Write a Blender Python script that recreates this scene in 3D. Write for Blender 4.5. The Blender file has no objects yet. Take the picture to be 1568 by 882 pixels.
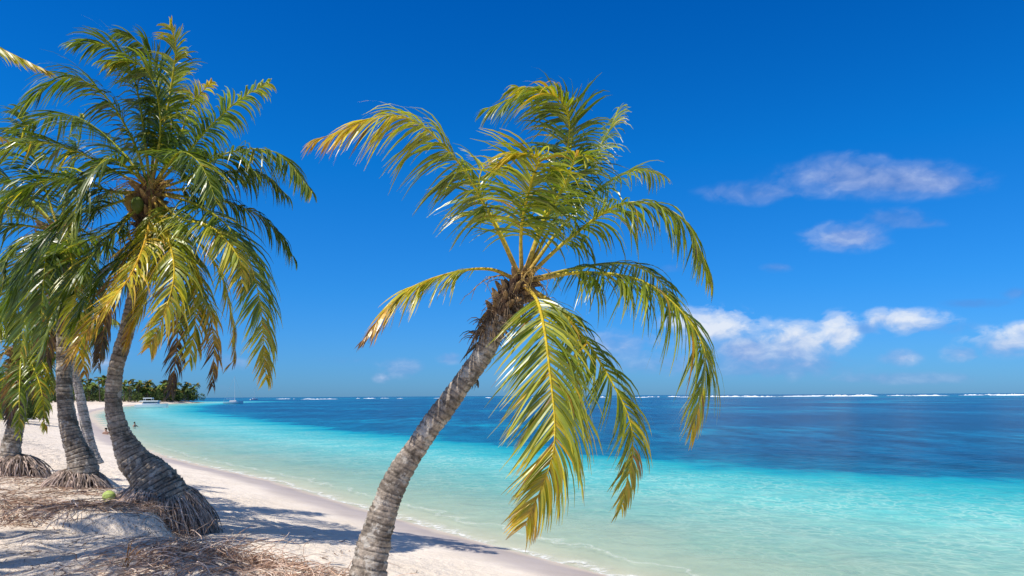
import bpy, math, random
import numpy as np
from mathutils import Vector, noise, Matrix

random.seed(7)
R = random.Random(11)
scene = bpy.context.scene
scene.view_settings.view_transform = 'Standard'
scene.view_settings.look = 'None'
scene.view_settings.exposure = 0
EYE = 2.9
F = 1120.0

def W(a, b, Y):
    """image pixel (a across, b down) + assumed depth Y in metres -> world point"""
    return Vector(((a - 784) / F * Y, Y, EYE - (b - 606) / F * Y))

# ------------------------------------------------------------------ helpers
def lerp(a, b, t): return a + (b - a) * t
def sstep(a, b, x):
    t = np.clip((x - a) / (b - a), 0, 1); return t * t * (3 - 2 * t)

class MB:
    def __init__(s): s.v = []; s.f = []; s.c = []
    def add(s, p, c): s.v.append((p[0], p[1], p[2])); s.c.append((c[0], c[1], c[2], 1)); return len(s.v) - 1
    def build(s, name, mat, parent=None, smooth=False):
        me = bpy.data.meshes.new(name); me.from_pydata(s.v, [], s.f); me.update()
        at = me.attributes.new('Col', 'FLOAT_COLOR', 'POINT')
        at.data.foreach_set('color', np.array(s.c, dtype=np.float32).ravel())
        if smooth: me.polygons.foreach_set('use_smooth', [True] * len(me.polygons))
        me.materials.append(mat)
        ob = bpy.data.objects.new(name, me); scene.collection.objects.link(ob)
        if parent: ob.parent = parent
        return ob

def empty(name):
    e = bpy.data.objects.new(name, None); scene.collection.objects.link(e); e.empty_display_size = 0.3
    return e

def catmull(P, n):
    P = [Vector(p) for p in P]
    Q = [P[0] * 2 - P[1]] + P + [P[-1] * 2 - P[-2]]
    seg = len(P) - 1; out = []
    for i in range(n):
        u = i / (n - 1) * seg; k = min(int(u), seg - 1); t = u - k
        a, b, c, d = Q[k:k + 4]
        out.append(0.5 * ((2 * b) + (c - a) * t + (2 * a - 5 * b + 4 * c - d) * t * t + (3 * b - a - 3 * c + d) * t ** 3))
    return out

def tube(mb, pts, rad, sides, cols, cap=True):
    n = len(pts); prev = None; rings = []
    for i in range(n):
        T = (pts[min(i + 1, n - 1)] - pts[max(i - 1, 0)])
        if T.length < 1e-9: T = Vector((0, 0, 1))
        T.normalize()
        if prev is None:
            prev = T.orthogonal()
        prev = (prev - T * prev.dot(T))
        if prev.length < 1e-6: prev = T.orthogonal()
        prev.normalize(); B = T.cross(prev)
        r = rad[i] if not callable(rad) else None
        ring = []
        for k in range(sides):
            an = 2 * math.pi * k / sides
            rr = r if r is not None else rad(i, an)
            ring.append(mb.add(pts[i] + (prev * math.cos(an) + B * math.sin(an)) * rr, cols[i] if isinstance(cols, list) else cols))
        rings.append(ring)
    for i in range(n - 1):
        for k in range(sides):
            k2 = (k + 1) % sides
            mb.f.append((rings[i][k], rings[i][k2], rings[i + 1][k2], rings[i + 1][k]))
    if cap:
        mb.f.append(tuple(rings[-1])); mb.f.append(tuple(reversed(rings[0])))

# ------------------------------------------------------------------ materials
def newmat(name):
    m = bpy.data.materials.new(name); m.use_nodes = True
    nt = m.node_tree; nt.nodes.clear()
    return m, nt, nt.nodes, nt.links

def N(nt, t, **kw):
    n = nt.nodes.new(t)
    for k, v in kw.items(): setattr(n, k, v)
    return n

def mathn(nt, op, a, b=None, c=None, clamp=False):
    n = nt.nodes.new('ShaderNodeMath'); n.operation = op; n.use_clamp = clamp
    for i, x in enumerate((a, b, c)):
        if x is None: continue
        if isinstance(x, (int, float)): n.inputs[i].default_value = x
        else: nt.links.new(x, n.inputs[i])
    return n.outputs[0]

def ramp(nt, fac, stops, interp='LINEAR'):
    n = nt.nodes.new('ShaderNodeValToRGB'); cr = n.color_ramp; cr.interpolation = interp
    while len(cr.elements) > 1: cr.elements.remove(cr.elements[-1])
    cr.elements[0].position = stops[0][0]; cr.elements[0].color = (*stops[0][1], 1)
    for p, c in stops[1:]:
        e = cr.elements.new(p); e.color = (*c, 1)
    nt.links.new(fac, n.inputs[0]); return n.outputs[0]

def mixc(nt, fac, a, b, mode='MIX'):
    n = nt.nodes.new('ShaderNodeMix'); n.data_type = 'RGBA'; n.blend_type = mode
    for s, x in ((n.inputs[0], fac), (n.inputs[6], a), (n.inputs[7], b)):
        if isinstance(x, (int, float)): s.default_value = x
        elif isinstance(x, tuple): s.default_value = (*x, 1)
        else: nt.links.new(x, s)
    return n.outputs[2]

def noise_n(nt, vec, scale, detail=4, rough=0.55, dist=0.0):
    n = nt.nodes.new('ShaderNodeTexNoise'); n.inputs['Scale'].default_value = scale
    n.inputs['Detail'].default_value = detail; n.inputs['Roughness'].default_value = rough
    n.inputs['Distortion'].default_value = dist
    if vec is not None: nt.links.new(vec, n.inputs['Vector'])
    return n.outputs['Fac']

def mapping(nt, vec, scale=(1, 1, 1), rot=(0, 0, 0)):
    n = nt.nodes.new('ShaderNodeMapping'); n.inputs['Scale'].default_value = scale; n.inputs['Rotation'].default_value = rot
    nt.links.new(vec, n.inputs['Vector']); return n.outputs[0]

def leaf_mat():
    m, nt, nd, lk = newmat('palm_leaf')
    col = N(nt, 'ShaderNodeAttribute', attribute_name='Col').outputs['Color']
    p = N(nt, 'ShaderNodeBsdfPrincipled'); p.inputs['Roughness'].default_value = 0.34
    p.inputs['Specular IOR Level'].default_value = 0.7
    lk.new(col, p.inputs['Base Color'])
    tr = N(nt, 'ShaderNodeBsdfTranslucent')
    lk.new(mixc(nt, 1.0, col, (1.55, 1.6, .5), 'MULTIPLY'), tr.inputs['Color'])
    mx = N(nt, 'ShaderNodeMixShader'); mx.inputs[0].default_value = 0.34
    lk.new(p.outputs[0], mx.inputs[1]); lk.new(tr.outputs[0], mx.inputs[2])
    o = N(nt, 'ShaderNodeOutputMaterial'); lk.new(mx.outputs[0], o.inputs['Surface'])
    return m

def col_mat(name, rough=0.85, nscale=12, amp=0.35, bump=0.4, spec=0.2, detail=4, lichen=False):
    m, nt, nd, lk = newmat(name)
    col = N(nt, 'ShaderNodeAttribute', attribute_name='Col').outputs['Color']
    tc = N(nt, 'ShaderNodeTexCoord').outputs['Object']
    nz = noise_n(nt, tc, nscale, detail, 0.65)
    c = mixc(nt, 1.0, col, ramp(nt, nz, [(0.3, (1 - amp,) * 3), (0.7, (1 + amp,) * 3)]), 'MULTIPLY')
    if lichen:
        n2 = noise_n(nt, tc, 7, 5, .7)
        c = mixc(nt, ramp(nt, n2, [(.54, (0, 0, 0)), (.60, (.65,) * 3)]), c, (.62, .57, .49))
        n3 = noise_n(nt, tc, 4.5, 4, .7, .4)
        c = mixc(nt, ramp(nt, n3, [(.56, (0, 0, 0)), (.63, (.7,) * 3)]), c, (.07, .055, .04))
    p = N(nt, 'ShaderNodeBsdfPrincipled'); p.inputs['Roughness'].default_value = rough
    p.inputs['Specular IOR Level'].default_value = spec
    lk.new(c, p.inputs['Base Color'])
    if bump:
        b = N(nt, 'ShaderNodeBump'); b.inputs['Strength'].default_value = bump; b.inputs['Distance'].default_value = 0.03
        lk.new(nz, b.inputs['Height']); lk.new(b.outputs[0], p.inputs['Normal'])
    o = N(nt, 'ShaderNodeOutputMaterial'); lk.new(p.outputs[0], o.inputs['Surface'])
    return m

M_leaf = leaf_mat()
M_trunk = col_mat('palm_bark', 0.9, 20, 0.5, 0.9, .15, 5, True)
M_fibre = col_mat('palm_fibre', 0.9, 30, 0.3, 0, .2, 1)
M_root = col_mat('root_fibre', 0.95, 10, 0.3, 0, .1, 1)
M_paint = col_mat('boat_paint', 0.35, 3, 0.05, 0, 0.5)
M_far = col_mat('far_foliage', 0.8, 0.6, 0.3, 0)
M_coco = col_mat('coconut_husk', 0.5, 9, 0.25, 0.2)

# ------------------------------------------------------------------ shoreline
SH = [(13000, -13000), (230, -260), (30, -24), (9, 2), (5, 7.5), (1.25, 12.07), (-0.43, 14.2), (-2.45, 16.9), (-4.6, 19.9), (-8.6, 25.6),
      (-12.4, 30.0), (-16.9, 35.5), (-25, 47), (-45, 79), (-70, 120), (-95, 168), (-130, 240), (-160, 330), (-171, 385), (-176, 425), (-200, 440),
      (-400, 450), (-1200, 500), (-13000, 700)]
BD = [(13000, -12500), (230, -200), (40, 6), (17.6, 25.5), (11, 29), (6.3, 32.8), (3, 38.0), (-3.8, 49.7), (-18, 70.6), (-32, 95), (-61, 147),
      (-105, 250), (-140, 380), (-150, 500), (-300, 600), (-1200, 700), (-13000, 900)]

def segdist(P, x, y):
    best = np.full(x.shape, 1e18)
    for (ax, ay), (bx, by) in zip(P[:-1], P[1:]):
        dx, dy = bx - ax, by - ay; L = dx * dx + dy * dy
        t = np.clip(((x - ax) * dx + (y - ay) * dy) / L, 0, 1)
        best = np.minimum(best, (x - ax - t * dx) ** 2 + (y - ay - t * dy) ** 2)
    return np.sqrt(best)

def inside(P, x, y):
    poly = P + [(-14000, P[-1][1]), (-14000, -14000), (13000, -14000)]
    ins = np.zeros(x.shape, bool); j = len(poly) - 1
    for i in range(len(poly)):
        xi, yi = poly[i]; xj, yj = poly[j]
        if yi != yj:
            c = ((yi > y) != (yj > y)) & (x < (xj - xi) * (y - yi) / (yj - yi) + xi)
            ins ^= c
        j = i
    return ins

def sd(P, x, y):
    return np.where(inside(P, x, y), 1, -1) * segdist(P, x, y)   # + on land side

def wob(x, y, s=1.0):
    return (np.sin(x * 1.7 * s + 1.3 * np.sin(y * 1.1 * s)) + np.sin(y * 2.3 * s + 1.7 * np.sin(x * .9 * s + 2)) + .6 * np.sin((x + y) * 3.9 * s + 1) + .6 * np.sin((x - y) * 3.1 * s + 4)) / 3.2

def height(x, y):
    x = np.asarray(x, float); y = np.asarray(y, float)
    d = sd(SH, x, y) + 0.0
    dd = d + 0.25 * wob(x, y, .45) * np.clip(d / 3, 0, 1)
    land = 1.3 * np.tanh(np.maximum(dd, 0) * 0.14)
    side = sstep(5.7, 6.2, dd + .25 * wob(x, y, 1.3))
    ym = y + .45 * wob(x + 3, y, .9) + .12 * (x + 6)
    pl = side * (.45 * sstep(7.6, 9.6, ym) + .55 * sstep(9.6, 9.95, ym)) * (1 - sstep(40, 70, y))
    land = land + .42 * pl
    land = land + np.clip((dd - 7) * .03, 0, .5) * sstep(10, 14, y)
    land = land + .18 * np.exp(-(((x + 3.3) / 1.15) ** 2 + ((y - 8.3) / .9) ** 2))
    land = land + (.04 * wob(x, y, 1.1) + .03 * wob(y, x, 3.7)) * np.clip((dd - 1.5) / 3, 0, 1)
    sea = -0.07 * np.minimum(-dd, 40) - .01 * np.clip(-dd - 40, 0, 100)
    return np.where(dd > 0, land, sea), d

_hx = np.arange(-14, 7, .08); _hy = np.arange(3, 20, .08)
_HX, _HY = np.meshgrid(_hx, _hy); _HZ = height(_HX, _HY)[0]
def hz(x, y):
    u = (x + 14) / .08; v = (y - 3) / .08; i = min(max(int(u), 0), len(_hx) - 2); j = min(max(int(v), 0), len(_hy) - 2)
    u = min(max(u - i, 0), 1); v = min(max(v - j, 0), 1)
    return float((_HZ[j, i] * (1 - u) + _HZ[j, i + 1] * u) * (1 - v) + (_HZ[j + 1, i] * (1 - u) + _HZ[j + 1, i + 1] * u) * v)

def axis(lo_f, lo, hi, hi_f, step, grow=1.12):
    a = list(np.arange(lo, hi + 1e-6, step)); s = step
    while a[-1] < hi_f: s *= grow; a.append(a[-1] + s)
    s = step; b = []; cur = lo
    while cur > lo_f: s *= grow; cur -= s; b.append(cur)
    return np.array(b[::-1] + a)

def gridmesh(name, xs, ys, zf, mat):
    X, Y = np.meshgrid(xs, ys); Z, extra = zf(X, Y)
    nx, ny = len(xs), len(ys)
    co = np.stack([X, Y, Z], -1).reshape(-1, 3).astype(np.float32)
    idx = np.arange(nx * ny).reshape(ny, nx)
    q = np.stack([idx[:-1, :-1], idx[:-1, 1:], idx[1:, 1:], idx[1:, :-1]], -1).reshape(-1, 4).astype(np.int32)
    me = bpy.data.meshes.new(name)
    me.vertices.add(len(co)); me.vertices.foreach_set('co', co.ravel())
    me.loops.add(q.size); me.loops.foreach_set('vertex_index', q.ravel())
    me.polygons.add(len(q)); me.polygons.foreach_set('loop_start', np.arange(0, q.size, 4, dtype=np.int32))
    me.update(calc_edges=True)
    me.polygons.foreach_set('use_smooth', [True] * len(q))
    for k, v in extra.items():
        at = me.attributes.new(k, 'FLOAT', 'POINT'); at.data.foreach_set('value', v.reshape(-1).astype(np.float32))
    me.materials.append(mat)
    ob = bpy.data.objects.new(name, me); scene.collection.objects.link(ob)
    return ob

# ---- sand material
def sand_mat():
    m, nt, nd, lk = newmat('coral_sand')
    d = N(nt, 'ShaderNodeAttribute', attribute_name='shore').outputs['Fac']
    tc = N(nt, 'ShaderNodeTexCoord').outputs['Object']
    n1 = noise_n(nt, tc, 1.1, 4); n2 = noise_n(nt, tc, 6, 4, .6); n3 = noise_n(nt, tc, 60, 2, .7)
    dn = mathn(nt, 'ADD', d, mathn(nt, 'MULTIPLY', mathn(nt, 'SUBTRACT', noise_n(nt, tc, .5, 3), .5), 1.2))
    base = ramp(nt, mathn(nt, 'MULTIPLY_ADD', dn, .1, .2), [(0, (.52, .55, .44)), (.17, (.68, .58, .45)), (.215, (.62, .53, .43)), (.24, (.49, .42, .38)), (.32, (.56, .49, .45)), (.38, (.80, .71, .61)), (.75, (.84, .74, .63)), (1, (.80, .69, .58))])
    base = mixc(nt, 1, base, ramp(nt, n1, [(.3, (.9, .88, .85)), (.7, (1.05, 1.05, 1.05))]), 'MULTIPLY')
    base = mixc(nt, 1, base, ramp(nt, n3, [(.3, (.86, .85, .83)), (.7, (1.06, 1.06, 1.06))]), 'MULTIPLY')
    lit = mathn(nt, 'MULTIPLY', ramp(nt, noise_n(nt, tc, 34, 2, .5), [(.60, (0, 0, 0)), (.65, (1, 1, 1))]), ramp(nt, mathn(nt, 'MULTIPLY', d, .1), [(.45, (0, 0, 0)), (.65, (1, 1, 1))]))
    lit = mathn(nt, 'MULTIPLY', lit, ramp(nt, n1, [(.40, (0, 0, 0)), (.58, (1, 1, 1))]))
    base = mixc(nt, lit, base, (.20, .13, .08))
    p = N(nt, 'ShaderNodeBsdfPrincipled'); lk.new(base, p.inputs['Base Color'])
    lk.new(ramp(nt, mathn(nt, 'MULTIPLY', dn, .1), [(.05, (.55,) * 3), (.2, (.9,) * 3)]), p.inputs['Roughness'])
    p.inputs['Specular IOR Level'].default_value = .2
    vor = N(nt, 'ShaderNodeTexVoronoi'); vor.feature = 'F1'; vor.inputs['Scale'].default_value = 2.9
    lk.new(mapping(nt, tc, (1, 1, .2)), vor.inputs['Vector'])
    h = mathn(nt, 'ADD', mathn(nt, 'MULTIPLY', mathn(nt, 'SMOOTH_MIN', vor.outputs['Distance'], .34, .2), .9), mathn(nt, 'MULTIPLY', n2, .8))
    h = mathn(nt, 'ADD', h, mathn(nt, 'MULTIPLY', n3, .08))
    b = N(nt, 'ShaderNodeBump'); b.inputs['Distance'].default_value = .16
    lk.new(ramp(nt, mathn(nt, 'MULTIPLY', dn, .1), [(.12, (.03,) * 3), (.3, (.6,) * 3), (.6, (1,) * 3)]), b.inputs['Strength'])
    lk.new(h, b.inputs['Height']); lk.new(b.outputs[0], p.inputs['Normal'])
    o = N(nt, 'ShaderNodeOutputMaterial'); lk.new(p.outputs[0], o.inputs['Surface'])
    return m

def zf_ground(X, Y):
    z, d = height(X, Y); return z, {'shore': np.clip(d, -50, 50)}
gridmesh('sand_beach', axis(-12500, -12, 5, 12500, .09), axis(-3000, 2, 22, 12500, .09), zf_ground, sand_mat())

# ---- sea
def sea_mat():
    m, nt, nd, lk = newmat('sea_water')
    band = N(nt, 'ShaderNodeAttribute', attribute_name='band').outputs['Fac']
    off = N(nt, 'ShaderNodeAttribute', attribute_name='off').outputs['Fac']
    tc = N(nt, 'ShaderNodeTexCoord').outputs['Object']
    rot = (0, 0, math.radians(-8))
    nA = noise_n(nt, mapping(nt, tc, (.06, .12, 1), rot), 1, 5, .65)
    nR = noise_n(nt, mapping(nt, tc, (1.1, 1.5, 1), rot), 1, 4, .62, .5)      # ripples
    nM = noise_n(nt, mapping(nt, tc, (.42, .13, 1), rot), 1, 4, .65)          # wind waves
    nL = noise_n(nt, mapping(nt, tc, (.075, .010, 1), rot), 1, 4, .65)        # far chop
    nD = noise_n(nt, mapping(nt, tc, (.022, .020, 1), rot), 1, 5, .65)        # reef patches
    def c0(x): return mathn(nt, 'SUBTRACT', x, .5)
    t = mathn(nt, 'ADD', band, mathn(nt, 'MULTIPLY', c0(nA), .62))
    t = mathn(nt, 'ADD', t, mathn(nt, 'MULTIPLY', c0(nM), .34))
    t = mathn(nt, 'MULTIPLY', t, .5)
    c = ramp(nt, t, [(0, (.50, .63, .51)), (.1, (.30, .57, .49)), (.22, (.155, .51, .455)), (.34, (.055, .43, .42)), (.43, (.012, .35, .38)), (.475, (.0, .25, .33)), (.505, (.0, .115, .21)), (.6, (.0, .072, .165)), (1, (.0, .060, .148))])
    deep = ramp(nt, t, [(.49, (0, 0, 0)), (.54, (1, 1, 1))])
    reef = mixc(nt, 1, c, ramp(nt, nD, [(.36, (.35, .42, .55)), (.46, (.85, .85, .9)), (.54, (1, 1.2, 1.1)), (.63, (1, 2.6, 1.75))]), 'MULTIPLY')
    c = mixc(nt, deep, c, reef)
    fM = ramp(nt, mathn(nt, 'MULTIPLY', off, .01), [(.06, (.12,) * 3), (.2, (.6,) * 3), (.4, (1, 1, 1)), (1, (.35,) * 3)])
    fL = ramp(nt, mathn(nt, 'MULTIPLY', off, .002), [(.04, (0, 0, 0)), (.25, (1, 1, 1))])
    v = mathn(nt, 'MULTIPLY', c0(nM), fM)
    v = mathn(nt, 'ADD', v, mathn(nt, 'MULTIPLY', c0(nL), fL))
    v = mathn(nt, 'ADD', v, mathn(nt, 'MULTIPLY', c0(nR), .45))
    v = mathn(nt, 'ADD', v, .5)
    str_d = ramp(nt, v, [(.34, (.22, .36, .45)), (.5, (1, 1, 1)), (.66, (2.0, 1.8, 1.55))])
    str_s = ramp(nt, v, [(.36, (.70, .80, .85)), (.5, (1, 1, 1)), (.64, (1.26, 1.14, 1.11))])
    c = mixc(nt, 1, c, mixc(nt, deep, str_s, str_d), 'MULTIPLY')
    # refracted light net over the shallow bed, painted into the water colour
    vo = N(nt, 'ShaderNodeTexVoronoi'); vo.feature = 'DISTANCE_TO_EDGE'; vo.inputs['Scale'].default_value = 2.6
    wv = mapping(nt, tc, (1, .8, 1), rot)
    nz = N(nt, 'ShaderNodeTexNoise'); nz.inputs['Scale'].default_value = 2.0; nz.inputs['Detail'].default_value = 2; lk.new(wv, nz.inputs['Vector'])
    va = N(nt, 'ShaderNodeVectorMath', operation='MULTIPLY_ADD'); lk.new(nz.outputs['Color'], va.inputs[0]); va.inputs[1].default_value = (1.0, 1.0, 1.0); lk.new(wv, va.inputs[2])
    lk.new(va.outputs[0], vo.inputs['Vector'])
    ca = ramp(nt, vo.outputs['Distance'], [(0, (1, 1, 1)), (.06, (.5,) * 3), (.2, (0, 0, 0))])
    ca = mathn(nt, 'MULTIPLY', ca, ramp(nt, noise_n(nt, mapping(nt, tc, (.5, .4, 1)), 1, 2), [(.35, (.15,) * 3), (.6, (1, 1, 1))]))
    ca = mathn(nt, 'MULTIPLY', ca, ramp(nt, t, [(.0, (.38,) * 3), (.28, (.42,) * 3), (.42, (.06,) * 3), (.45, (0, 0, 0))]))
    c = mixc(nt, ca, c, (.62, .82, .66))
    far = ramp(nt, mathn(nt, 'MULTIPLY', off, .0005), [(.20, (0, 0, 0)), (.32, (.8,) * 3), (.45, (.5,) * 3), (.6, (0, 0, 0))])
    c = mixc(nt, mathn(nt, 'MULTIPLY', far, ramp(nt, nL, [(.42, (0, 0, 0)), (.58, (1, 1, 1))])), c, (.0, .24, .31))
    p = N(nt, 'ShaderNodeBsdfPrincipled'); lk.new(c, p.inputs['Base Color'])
    p.inputs['Roughness'].default_value = .2; p.inputs['IOR'].default_value = 1.12; p.inputs['Specular IOR Level'].default_value = .15
    b = N(nt, 'ShaderNodeBump'); b.inputs['Distance'].default_value = .2; b.inputs['Strength'].default_value = .5
    lk.new(nR, b.inputs['Height']); lk.new(b.outputs[0], p.inputs['Normal'])
    tr = N(nt, 'ShaderNodeBsdfTransparent'); tr.inputs[0].default_value = (.93, 1, .98, 1)
    wn = mathn(nt, 'MULTIPLY', c0(noise_n(nt, tc, 1.1, 4)), 1.5)
    al = ramp(nt, mathn(nt, 'MULTIPLY', off, .1), [(0, (.04,) * 3), (.05, (.14,) * 3), (.2, (.38,) * 3), (.5, (.72,) * 3), (.95, (1, 1, 1))])
    on = mathn(nt, 'ADD', off, wn)
    fo = ramp(nt, mathn(nt, 'MULTIPLY', on, .25), [(0.0, (0, 0, 0)), (.03, (.95,) * 3), (.07, (.2,) * 3), (.10, (0,) * 3), (.29, (0,) * 3), (.31, (.35,) * 3), (.34, (0, 0, 0))])
    fo = mathn(nt, 'MULTIPLY', fo, ramp(nt, noise_n(nt, tc, 7, 3, .7), [(.38, (.15,) * 3), (.58, (1, 1, 1))]))
    mx = N(nt, 'ShaderNodeMixShader'); lk.new(al, mx.inputs[0]); lk.new(tr.outputs[0], mx.inputs[1]); lk.new(p.outputs[0], mx.inputs[2])
    df = N(nt, 'ShaderNodeBsdfDiffuse'); df.inputs[0].default_value = (.78, .79, .76, 1)
    m2 = N(nt, 'ShaderNodeMixShader'); lk.new(fo, m2.inputs[0]); lk.new(mx.outputs[0], m2.inputs[1]); lk.new(df.outputs[0], m2.inputs[2])
    o = N(nt, 'ShaderNodeOutputMaterial'); lk.new(m2.outputs[0], o.inputs['Surface'])
    return m

def zf_sea(X, Y):
    d = -sd(SH, X, Y); e = -sd(BD, X, Y)
    t = np.where(e < 0, np.maximum(d, 0) / (np.maximum(d, 0) + np.abs(e) + 1e-6), 1 + (1 - np.exp(-np.maximum(e, 0) / 35)))
    Z = .02 * wob(X, Y, .8) * np.exp(-np.maximum(d, 0) / 60) * np.clip(d / 4, 0, 1)
    return Z, {'band': t, 'off': np.clip(d, -5, 6000)}
gridmesh('sea', axis(-12500, -30, 40, 12500, .35, 1.08), axis(-3000, 4, 60, 12500, .35, 1.07), zf_sea, sea_mat())

# ---- reef breakers
def foam_mat():
    m, nt, nd, lk = newmat('foam')
    p = N(nt, 'ShaderNodeBsdfPrincipled'); p.inputs['Roughness'].default_value = .9
    tc = N(nt, 'ShaderNodeTexCoord').outputs['Object']
    lk.new(ramp(nt, noise_n(nt, tc, .3, 3), [(.3, (.66, .72, .76)), (.6, (.86, .88, .9))]), p.inputs['Base Color'])
    o = N(nt, 'ShaderNodeOutputMaterial'); lk.new(p.outputs[0], o.inputs['Surface']); return m
mb = MB()
for k in range(60):
    a = R.choice([R.uniform(1090, 1600), R.uniform(1180, 1600), R.uniform(330, 1080)])
    Y = R.uniform(800, 1200); L = R.uniform(6, 60) * (1 if a > 1090 else .4); hgt = R.uniform(.6, 2.1) * (1 if a > 1090 else .6)
    cx = (a - 784) / F * Y; n = 16
    rows = []
    for i in range(n + 1):
        s = i / n; hh = hgt * (math.sin(math.pi * s) ** .8) * (.15 + 1.0 * R.random()) + .02
        x = cx + (s - .5) * L; yy = Y + 2 * math.sin(s * 5 + k)
        rows.append([mb.add((x, yy - 2.5, .02), (1, 1, 1)), mb.add((x, yy, hh), (1, 1, 1)), mb.add((x, yy + 2, .02), (1, 1, 1))])
    for i in range(n):
        for j in range(2): mb.f.append((rows[i][j], rows[i + 1][j], rows[i + 1][j + 1], rows[i][j + 1]))
mb.build('breaking_waves', foam_mat())

# ------------------------------------------------------------------ palms
RAMP = [(-.2, (.030, .058, .010)), (0, (.055, .100, .013)), (.28, (.135, .195, .020)), (.5, (.31, .34, .028)), (.68, (.56, .46, .032)), (.84, (.62, .36, .03)), (1.0, (.36, .18, .045)), (1.2, (.15, .09, .05)), (1.6, (.09, .06, .04))]
def lcol(k):
    k = max(-.2, min(1.6, k))
    for (a, ca), (b, cb) in zip(RAMP[:-1], RAMP[1:]):
        if k <= b:
            t = (k - a) / (b - a); return tuple(lerp(x, y, t) for x, y in zip(ca, cb))
    return RAMP[-1][1]

def frond(ml, ms, ctrl, L=.6, n=78, age=.3, droop=1.0, wind=(-.12, 0, 0), width=.034, hdir=None, fwd=.75, start=.17, up=.12, tipage=.45):
    P = catmull(ctrl, 46)
    cum = [0]
    for a, b in zip(P[:-1], P[1:]): cum.append(cum[-1] + (b - a).length)
    tot = cum[-1]
    h = (Vector(hdir) if hdir else (ctrl[-1] - ctrl[0])); h = Vector((h[0], h[1], 0))
    if h.length < .05: h = Vector((0, -1, 0))
    h.normalize(); S0 = h.cross(Vector((0, 0, 1)))
    def at(t):
        s = t * tot
        lo = 0
        while lo < 44 and cum[lo + 1] < s: lo += 1
        u = (s - cum[lo]) / max(1e-6, cum[lo + 1] - cum[lo])
        return P[lo].lerp(P[lo + 1], u), (P[min(lo + 2, 45)] - P[max(lo - 1, 0)]).normalized()
    rc = []; rr = []
    for i in range(46):
        t = i / 45; rr.append(lerp(.030, .003, t ** .6) * (1.7 if t < .04 else 1))
        g = lcol(min(age * .6 + .48, 1.2)); br = (.45, .27, .08) if age < .8 else (.2, .12, .07)
        k = max(0, 1 - t / .25); rc.append(tuple(lerp(a, b, k) for a, b in zip(g, br)))
    tube(ms, P, rr, 5, rc)
    for side in (-1, 1):
        ph = R.uniform(0, 9); ph2 = R.uniform(0, 9)
        for i in range(n):
            t = start + (1 - start) * (i + R.uniform(-.4, .4)) / n
            t = min(max(t, start), .995)
            if math.sin(i * .37 + ph) > .82 and R.random() < .8: continue
            p, T = at(t)
            S = (S0 - T * S0.dot(T)).normalized() * side
            U = S.cross(T) * side
            if U.z < 0 and abs(T.z) < .9: U = -U
            u = (t - start) / (1 - start)
            prof = (.5 + .62 * math.sin(math.pi * min(1, u * .9 + .12)) ** .8) * (1 - .35 * u * u)
            ll = L * prof * R.uniform(.72, 1.16)
            bun = .20 * math.sin(i * .24 + ph2) + .14 * math.sin(i * .67 + ph)
            f = fwd * (.6 + 1.0 * u) + bun + R.uniform(-.12, .12)
            d = (S * R.uniform(.8, 1.05) + T * f + U * (up + .7 * bun + R.uniform(-.18, .20))).normalized()
            nseg = 5; st = ll / nseg; q = Vector(p)
            dr = droop * R.uniform(.6, 1.45)
            w0 = width * R.uniform(.6, 1.1)
            tw = R.uniform(-.9, .9)
            k0 = age + tipage * (u ** 2.2) * (.4 + age) + R.uniform(-.15, .15)
            if R.random() < .04: k0 += .4
            lum = R.uniform(.62, 1.3)
            prev = None
            for s in range(nseg + 1):
                ss = s / nseg
                w = w0 * (.55 + 1.2 * ss if ss < .35 else (1 - (ss - .35) / .65) ** .9) * .5 + .001
                side_v = d.cross(U + S * tw * 1.2).normalized()
                c = lcol(k0 + (.32 * ss ** 3) * (.25 + age) + (.0 if s else .14)); c = (c[0] * lum, c[1] * lum, c[2] * lum)
                a = ml.add(q + side_v * w, c); b = ml.add(q - side_v * w, c)
                if prev: ml.f.append((prev[0], a, b, prev[1]))
                prev = (a, b)
                d = (d + Vector((0, 0, -1)) * .21 * dr * (.5 + ss) + Vector(wind) * (.4 + ss)).normalized()
                q = q + d * st

def trunk(parent, pts, seedv=0, base_col=(.37, .305, .24), rings=.06, rs=.84):
    m = MB(); ctr = [p for p, _ in pts]
    tot = sum((b - a).length for a, b in zip(ctr[:-1], ctr[1:])); n = int(tot / .012)
    C = catmull(ctr, n); rad = []
    for i in range(n):
        u = i / (n - 1) * (len(pts) - 1); k = min(int(u), len(pts) - 2); rad.append(rs * lerp(pts[k][1], pts[k + 1][1], u - k))
    cum = 0; cols = []; ph = []
    last = 0; rg = rings; bv = 1
    for i in range(n):
        if i: cum += (C[i] - C[i - 1]).length
        if cum - last > rg: last = cum; rg = rings * R.uniform(.5, 1.8); bv = R.uniform(.8, 1.15)
        fr = (cum - last) / rg; ph.append(fr)
        v = .62 if fr < .18 else (1.08 if fr > .7 else 1.0)
        nn = .85 + .45 * noise.noise(Vector((seedv, 0, cum * 4)))
        cols.append(tuple(x * v * nn * bv for x in base_col))
    def rf(i, an):
        return rad[i] * (1 + .05 * ph[i] - (.04 if ph[i] < .15 else 0)) * (1 + .13 * noise.noise(Vector((math.cos(an) * 1.6 + seedv, math.sin(an) * 1.6, i * .03))) + .10 * noise.noise(Vector((math.cos(an) * 5, math.sin(an) * 5 + seedv, i * .12))))
    tube(m, C, rf, 30, cols)
    return m.build('trunk', M_trunk, parent, True)

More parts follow.
